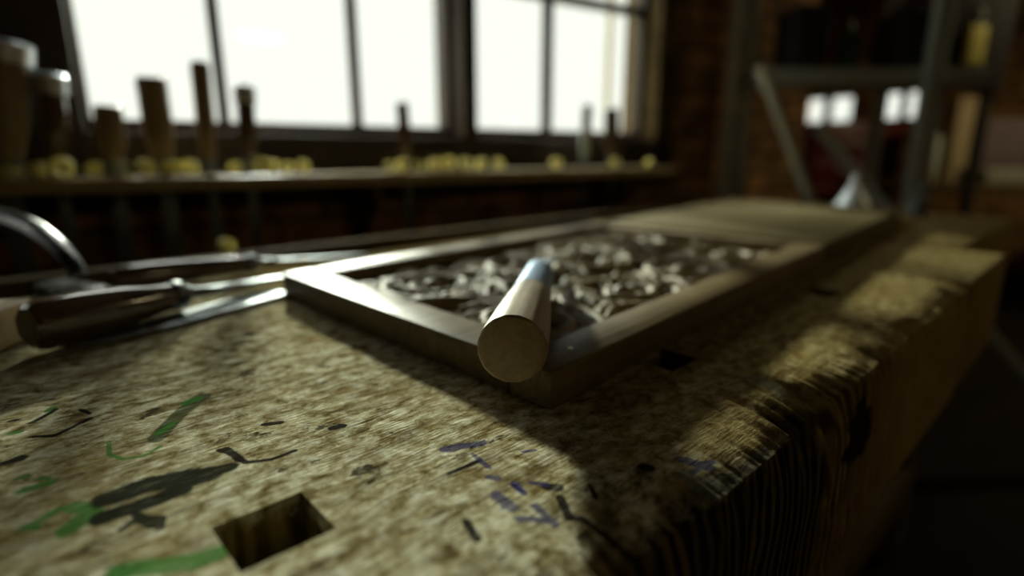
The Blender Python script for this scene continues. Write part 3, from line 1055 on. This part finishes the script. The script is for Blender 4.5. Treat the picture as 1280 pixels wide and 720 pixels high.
def shaving(p, sc, label, group):
    global ci
    o = bpy.data.objects.new('wood_shaving', CURLS[ci % 5]); ci += 1
    COL.objects.link(o)
    o.matrix_basis = Matrix.Translation(p) @ Matrix.Rotation(random.uniform(0, 6.28), 4, 'Z') @ Matrix.Scale(sc, 4)
    tag(o, label, 'wood shaving', group)


sets = [
    ([(10, 1.0), (33, 1.0), (52, 1.25), (80, 1.6), (122, 1.3), (157, 1.2), (180, 1.45), (217, 1.3), (236, 1.4)],
     'curled yellow wood shaving on the sill shelf among the thick tool handles'),
    ([(297, 1.2), (328, 1.5), (343, 1.3), (360, 1.1), (377, 1.3)], 'curled yellow wood shaving on the sill shelf right of the slim dark handle'),
    ([(488, 1.1), (505, 1.3), (524, 1.1), (545, 1.3), (562, 1.5), (582, 1.4), (603, 1.3), (622, 1.3)],
     'curled yellow wood shaving on the sill shelf below the post between the windows'),
    ([(695, 1.3), (768, 1.3), (812, 1.1)], 'curled wood shaving on the dim end of the sill shelf'),
]
for lst, lab in sets:
    for px, sc in lst:
        p = Q(px, 210, SHF + 0.032 + random.uniform(-0.004, 0.004)); p.z = SHZ + 0.0005
        shaving(p, sc, lab, lab.replace('curled', 'curled').replace('shaving', 'shavings', 1))
for (s, q, sc, lab) in ((0.27, 0.86, 1.5, 0), (0.30, 0.89, 1.0, 0), (0.36, 0.85, 1.0, 0), (0.41, 0.88, 1.1, 0), (0.55, 0.86, 1.2, 0), (0.66, 0.87, 1.3, 0), (0.74, 0.86, 1.1, 0), (0.9, 0.87, 1.2, 0)):
    p = BF @ Vector((s, q, -0.0545))
    shaving(p, sc, 'curled wood shaving in the dark tool well behind the carved panel', 'shavings in the tool well')
p = G(283, 318, 0.0)
shaving(p, 1.1, 'yellow wood shaving on the bench just behind the ferrule of the rear chisel', None)

# ------------------------------------------------------------------ far things, by wall-frame distance
mb = MB(); pq = Q(905, 220, 1.36); lw = WF.inverted() @ pq
mb.tube([(lw.x, lw.y, 0.02), (lw.x, lw.y, 2.88)], 0.018, 16)
tag(mb.build('wall_pipe', M['grey_metal'], None, WF), 'grey vertical pipe running up the brick wall right of the windows', 'pipe')

# upright metal rack standing beyond the bench
def at_depth(px, py, y):
    r = ray(px, py); t = y / r.y
    return Vector((r.x * t, y, ZC + r.z * t))


YR = 2.0
RFr = frame((0, 0, 0), math.radians(8))
pl = at_depth(958, 100, YR); pr = at_depth(1235, 100, YR)
rx0, rx1 = pl.x, pr.x
rz = at_depth(1050, 104, YR).z
rack = empty('metal_rack', frame((rx0, YR, 0)), 'grey metal shelving rack standing beyond the far end of the workbench', 'rack')
mb = MB(); mb.box(rx0, rx1, YR, YR + 0.25, rz, rz + 0.05, 0.003); mb.build('shelf', M['grey_metal'], rack, frame((0, 0, 0)))
mb = MB(); mb.box(rx0, rx1, YR + 0.05, YR + 0.25, 0.25, 0.28, 0.003); mb.build('shelf', M['grey_metal'], rack, frame((0, 0, 0)))
mb = MB(); mb.box(rx0, rx1, YR, YR + 0.25, rz + 0.62, rz + 0.65, 0.003); mb.build('shelf', M['grey_metal'], rack, frame((0, 0, 0)))
px1 = at_depth(1150, 130, YR).x
for (x, y) in ((px1, YR - 0.03), (rx0 + 0.02, YR + 0.22), (rx1 - 0.02, YR + 0.22), (px1, YR + 0.22)):
    mb = MB(); mb.box(x - 0.02, x + 0.02, y - 0.02, y + 0.02, 0.001, 2.1, 0.003); mb.build('post', M['grey_metal'], rack, frame((0, 0, 0)))

p = at_depth(1058, 90, YR + 0.1)
fr = axis_frame(Vector((p.x, YR + 0.12, rz + 0.0505)), Vector((p.x, YR + 0.12, rz + 0.5)))
mb = MB(); mb.lathe([(0, 0.036), (0.002, 0.038), (0.10, 0.038), (0.125, 0.022), (0.135, 0.014), (0.17, 0.014), (0.171, 0.011)], 28)
tag(mb.build('bottle', M['green_can'], None, fr), 'grey-green bottle standing on the metal rack', 'bottle')
bx = at_depth(1000, 60, YR + 0.1)
mb = MB(); mb.box(bx.x - 0.05, bx.x + 0.06, YR + 0.03, YR + 0.2, rz + 0.0505, rz + 0.24, 0.006)
mb.box(bx.x - 0.053, bx.x + 0.063, YR + 0.027, YR + 0.203, rz + 0.225, rz + 0.25, 0.004)
tag(mb.build('box', M['dark'], None, frame((0, 0, 0))), 'dark lidded box on the metal rack left of the bottle', 'box')
bx = at_depth(1105, 60, YR + 0.2)
mb = MB(); mb.box(bx.x - 0.06, bx.x + 0.10, YR + 0.03, YR + 0.19, rz + 0.0505, rz + 0.24, 0.02)
mb.box(bx.x - 0.02, bx.x + 0.05, YR + 0.08, YR + 0.16, rz + 0.22, rz + 0.27, 0.01)
tag(mb.build('tool_case', M['dark'], None, frame((0, 0, 0))), 'dark tool case on the metal rack right of the bottle', 'case')

# leaning plank
a = at_depth(951, 82, 1.90); b = at_depth(1004, 226, 1.88)
d = (b - a).normalized(); b2 = a + d * ((a.z - 0.01) / -d.z)
fr = axis_frame(b2, a)
mb = MB(); mb.box(0.0, (a - b2).length, -0.032, 0.032, -0.01, 0.01, 0.003)
tag(mb.build('leaning_plank', M['plank'], None, fr), 'pale narrow plank leaning slanted against the metal rack', 'plank')
a = at_depth(1022, 160, 1.90); b = at_depth(1085, 235, 1.86)
d = (b - a).normalized(); b2 = a + d * ((a.z - 0.01) / -d.z)
fr = axis_frame(b2, a)
mb = MB(); mb.box(0.0, (a - b2).length, -0.03, 0.03, -0.012, 0.012, 0.003)
tag(mb.build('leaning_bar', M['grey_metal'], None, fr), 'dim grey bar leaning under the rack shelf behind the bright funnel', 'bar')

# red cabinet under the far windows
rc = at_depth(1065, 155, 4.2)
x0 = at_depth(1016, 160, 4.2).x; x1 = at_depth(1132, 160, 4.2).x
zt = at_depth(1065, 152, 4.2).z
cab = empty('red_cabinet', frame(((x0 + x1) / 2, 4.4, 0)), 'dark red tool cabinet standing behind the metal rack', 'cabinet')
I = frame((0, 0, 0))
mb = MB(); mb.box(x0, x1, 4.2, 4.42, 0.001, zt, 0.01); mb.build('body', M['red'], cab, I)
for k in range(4):
    za = zt - 0.05 - (k + 1) * 0.19
    mb = MB(); mb.box(x0 + 0.02, x1 - 0.02, 4.185, 4.20, za, za + 0.175, 0.004); dr = mb.build('drawer', M['red'], cab, I)
    mb = MB(); mb.box(x0 + 0.2, x1 - 0.2, 4.165, 4.186, za + 0.08, za + 0.095, 0.003); mb.build('handle', M['grey_metal'], dr, I)

# white enamel funnel standing upside down at the bench end
fp = G(1068, 263, 0.0)
fp = BF @ Vector(((BFi @ fp).x - 0.03, (BFi @ fp).y, 0.0))
fr = axis_frame(fp + Vector((0, 0, 0.0005)), fp + Vector((0, 0, 0.2)))
mb = MB(); mb.lathe([(0, 0.048), (0.004, 0.050), (0.008, 0.047), (0.03, 0.036), (0.062, 0.016), (0.068, 0.0115), (0.10, 0.007), (0.101, 0.005)], 36)
tag(mb.build('funnel', M['plaster'], None, fr), 'small upturned bright metal funnel on the far end of the workbench', 'funnel')

# little steel jar at the far right corner of the plain panel
fp = BF @ Vector((1.70, 0.33, 0.0))
fr = axis_frame(fp, fp + Vector((0, 0, 0.2)))
mb = MB(); mb.lathe([(0.0005, 0.016), (0.002, 0.018), (0.05, 0.018), (0.054, 0.012), (0.075, 0.012), (0.077, 0.008)], 24)
tag(mb.build('steel_bottle', M['steel'], None, fr), 'tiny steel oil bottle beside the far corner of the plain panel', 'bottle')

# second bench far right with things on it
YB = 3.3
xl = at_depth(1185, 230, YB).x
zb = at_depth(1230, 232, YB).z
sb = empty('side_table', frame((xl + 1.0, YB + 0.35, 0)), 'low brown work table standing far behind the bench end', 'table')
mb = MB(); mb.box(xl - 0.2, xl + 2.0, YB, YB + 0.78, zb - 0.05, zb, 0.004); mb.build('table_top', M['bench_plain'], sb, I)
for x in (xl - 0.12, xl + 1.85):
    for y in (YB + 0.08, YB + 0.7):
        mb = MB(); mb.box(x - 0.04, x + 0.04, y - 0.04, y + 0.04, 0.001, zb - 0.051, 0.004); mb.build('leg', M['bench_plain'], sb, I)
x0 = at_depth(1228, 215, YB + 0.1).x
mb = MB(); mb.box(x0, x0 + 0.9, YB + 0.06, YB + 0.3, zb + 0.0005, zb + 0.09, 0.005)
tag(mb.build('board_stack', M['board_grey'], None, I), 'pale grey thick board lying on the far work table', 'board')
p = at_depth(1160, 205, YB + 0.1)
fr = axis_frame(Vector((p.x, YB + 0.15, zb + 0.0005)), Vector((p.x, YB + 0.15, zb + 1)))
mb = MB(); mb.lathe([(0, 0.07), (0.01, 0.078), (0.09, 0.082), (0.12, 0.06), (0.13, 0.045), (0.15, 0.045)], 28)
tag(mb.build('pot', M['board_grey'], None, fr), 'squat pale pot on the near corner of the far work table', 'pot')
p = at_depth(1178, 165, YB + 0.3)
fr = axis_frame(Vector((p.x, YB + 0.38, zb + 0.0005)), Vector((p.x, YB + 0.38, zb + 1)))
mb = MB(); mb.lathe([(0, 0.05), (0.004, 0.055), (0.26, 0.055), (0.31, 0.03), (0.40, 0.022), (0.402, 0.016)], 28)
tag(mb.build('tall_bottle', M['grey_metal'], None, fr), 'tall grey bottle standing behind the squat pot', 'bottle')
x0 = at_depth(1196, 150, YB + 0.4).x; x1 = at_depth(1232, 150, YB + 0.4).x; z1 = at_depth(1210, 122, YB + 0.4).z
mb = MB(); mb.box(x0, x1, YB + 0.4, YB + 0.6, zb + 0.0005, z1, 0.004)
mb.box(x0 - 0.004, x1 + 0.004, YB + 0.396, YB + 0.604, z1 - 0.04, z1 + 0.004, 0.003)
tag(mb.build('cardboard_box', M['beige'], None, I), 'upright beige cardboard box on the far work table', 'box')
x0 = at_depth(1245, 150, YB + 0.4).x
mb = MB(); mb.box(x0, x0 + 0.3, YB + 0.45, YB + 0.7, zb + 0.0005, z1 - 0.12, 0.02)
tag(mb.build('cloth_bundle', M['purple'], None, I), 'dusty mauve bundle beside the beige box', 'bundle')

# shelf on the right with hanging yellow tool holder
yh = at_depth(1218, 55, 2.9)
hang = empty('yellow_level', frame((yh.x, 2.9, 0)), 'small yellow tool hanging at the dark board far right', 'tool')
hz0, hz1 = at_depth(1218, 82, 2.9).z, at_depth(1218, 32, 2.9).z
mb = MB(); mb.box(yh.x - 0.045, yh.x + 0.045, 2.88, 2.91, hz0, hz1, 0.012, 3); mb.build('body', M['yellow'], hang, I)
mb = MB(); mb.tube([(yh.x, 2.9, hz1 - 0.01), (yh.x + 0.02, 2.9, hz1 + 0.05), (yh.x + 0.01, 2.92, hz1 + 0.09)], 0.008); mb.build('hook', M['grey_metal'], hang, I)
xb0 = at_depth(1180, 60, 2.93).x; xb1 = at_depth(1262, 60, 2.93).x
mb = MB(); mb.box(xb0, xb1, 2.925, 2.95, at_depth(1200, 112, 2.93).z, hz1 + 0.5, 0.003)
for yv in (xb0 + 0.02, xb1 - 0.06):
    mb.box(yv, yv + 0.04, 2.951, 2.99, 0.001, hz1 + 0.48, 0.003)
tag(mb.build('tool_board', M['dark'], None, I), 'dark upright tool board behind the yellow tool', 'board')

# crate on the floor, lower right
fr = frame((1.55, 0.75, 0), math.radians(20))
cr = empty('crate', fr, 'dim reddish wooden crate on the floor beyond the bench', 'crate')
for k in range(4):
    mb = MB(); mb.box(-0.25, 0.25, -0.2, -0.185, 0.02 + k * 0.11, 0.11 + k * 0.11, 0.003); mb.build('slat', M['red'] if k == 3 else M['bench_plain'], cr, fr)
    mb = MB(); mb.box(-0.25, -0.235, -0.184, 0.2, 0.02 + k * 0.11, 0.11 + k * 0.11, 0.003); mb.build('slat', M['bench_plain'], cr, fr)
mb = MB(); mb.box(-0.234, 0.25, -0.184, 0.2, 0.001, 0.02, 0.002); mb.build('bottom', M['bench_plain'], cr, fr)
for x in (-0.225, 0.225):
    mb = MB(); mb.box(x - 0.015, x + 0.015, -0.184, -0.154, 0.021, 0.45, 0.002); mb.build('corner_post', M['bench_plain'], cr, fr)

# ------------------------------------------------------------------ light
wd = bpy.data.worlds.new('sky'); SC.world = wd
wd.use_nodes = True
nt = wd.node_tree
nt.nodes.clear()
wo = nt.nodes.new('ShaderNodeOutputWorld'); bg = nt.nodes.new('ShaderNodeBackground')
bg.inputs[0].default_value = (0.98, 1.0, 0.95, 1); bg.inputs[1].default_value = 1.4
nt.links.new(bg.outputs[0], wo.inputs[0])
gtc = nt.nodes.new('ShaderNodeTexCoord'); gsp = nt.nodes.new('ShaderNodeSeparateXYZ'); gmr = nt.nodes.new('ShaderNodeMapRange')
nt.links.new(gtc.outputs['Generated'], gsp.inputs[0]); nt.links.new(gsp.outputs[2], gmr.inputs[0])      # overcast sky, brighter overhead
for i_, x_ in enumerate((0.5, 0.75, 1.2, 15.0)):
    gmr.inputs[i_ + 1].default_value = x_
nt.links.new(gmr.outputs[0], bg.inputs[1])


def portal(a, b, z0, z1, fr=WF, y=WY + 0.16):
    ld = bpy.data.lights.new('daylight_portal', 'AREA'); ld.shape = 'RECTANGLE'
    ld.size = b - a; ld.size_y = z1 - z0
    ld.cycles.is_portal = True
    o = bpy.data.objects.new('daylight_portal', ld); COL.objects.link(o)
    o.matrix_basis = fr @ Matrix.Translation(((a + b) / 2, y, (z0 + z1) / 2)) @ Matrix.Rotation(-math.pi / 2, 4, 'X')


portal(s1a, s1b, SILL, TOP); portal(s2a, s2b, SILL, TOP); portal(s4a, s4b, SILL, TOP)

def fill_light(loc, power, col, size=0.35):
    """warm fill light added out of frame to brighten the room; no fixture"""
    ld = bpy.data.lights.new('room_fill_light', 'AREA'); ld.shape = 'DISK'; ld.size = size
    ld.energy = power; ld.color = col
    o = bpy.data.objects.new('room_fill_light', ld); COL.objects.link(o)
    o.location = loc


fill_light((1.7, -1.0, 1.9), 3.3, (1.0, 0.80, 0.42))  # added fill for the bench front face and the shaded sides
fill_light((3.4, 2.4, 2.5), 16.0, (1.0, 0.80, 0.45))  # added fill for the far brickwork and the things before it

SUN_B, SUN_E = -22.0, 17.0
sd = bpy.data.lights.new('sun', 'SUN'); sd.energy = 7.6; sd.angle = math.radians(3.5); sd.color = (0.96, 1.0, 0.87)
so = bpy.data.objects.new('sun', sd); COL.objects.link(so)
b_, e_ = math.radians(SUN_B), math.radians(SUN_E)
to_sun = Vector((math.sin(b_) * math.cos(e_), math.cos(b_) * math.cos(e_), math.sin(e_)))
so.rotation_euler = to_sun.to_track_quat('Z', 'Y').to_euler()

SC.view_settings.view_transform = 'Standard'
SC.view_settings.look = 'None'
SC.view_settings.gamma = 1
SC.view_settings.use_curve_mapping = False
SC.view_settings.exposure = 0.0
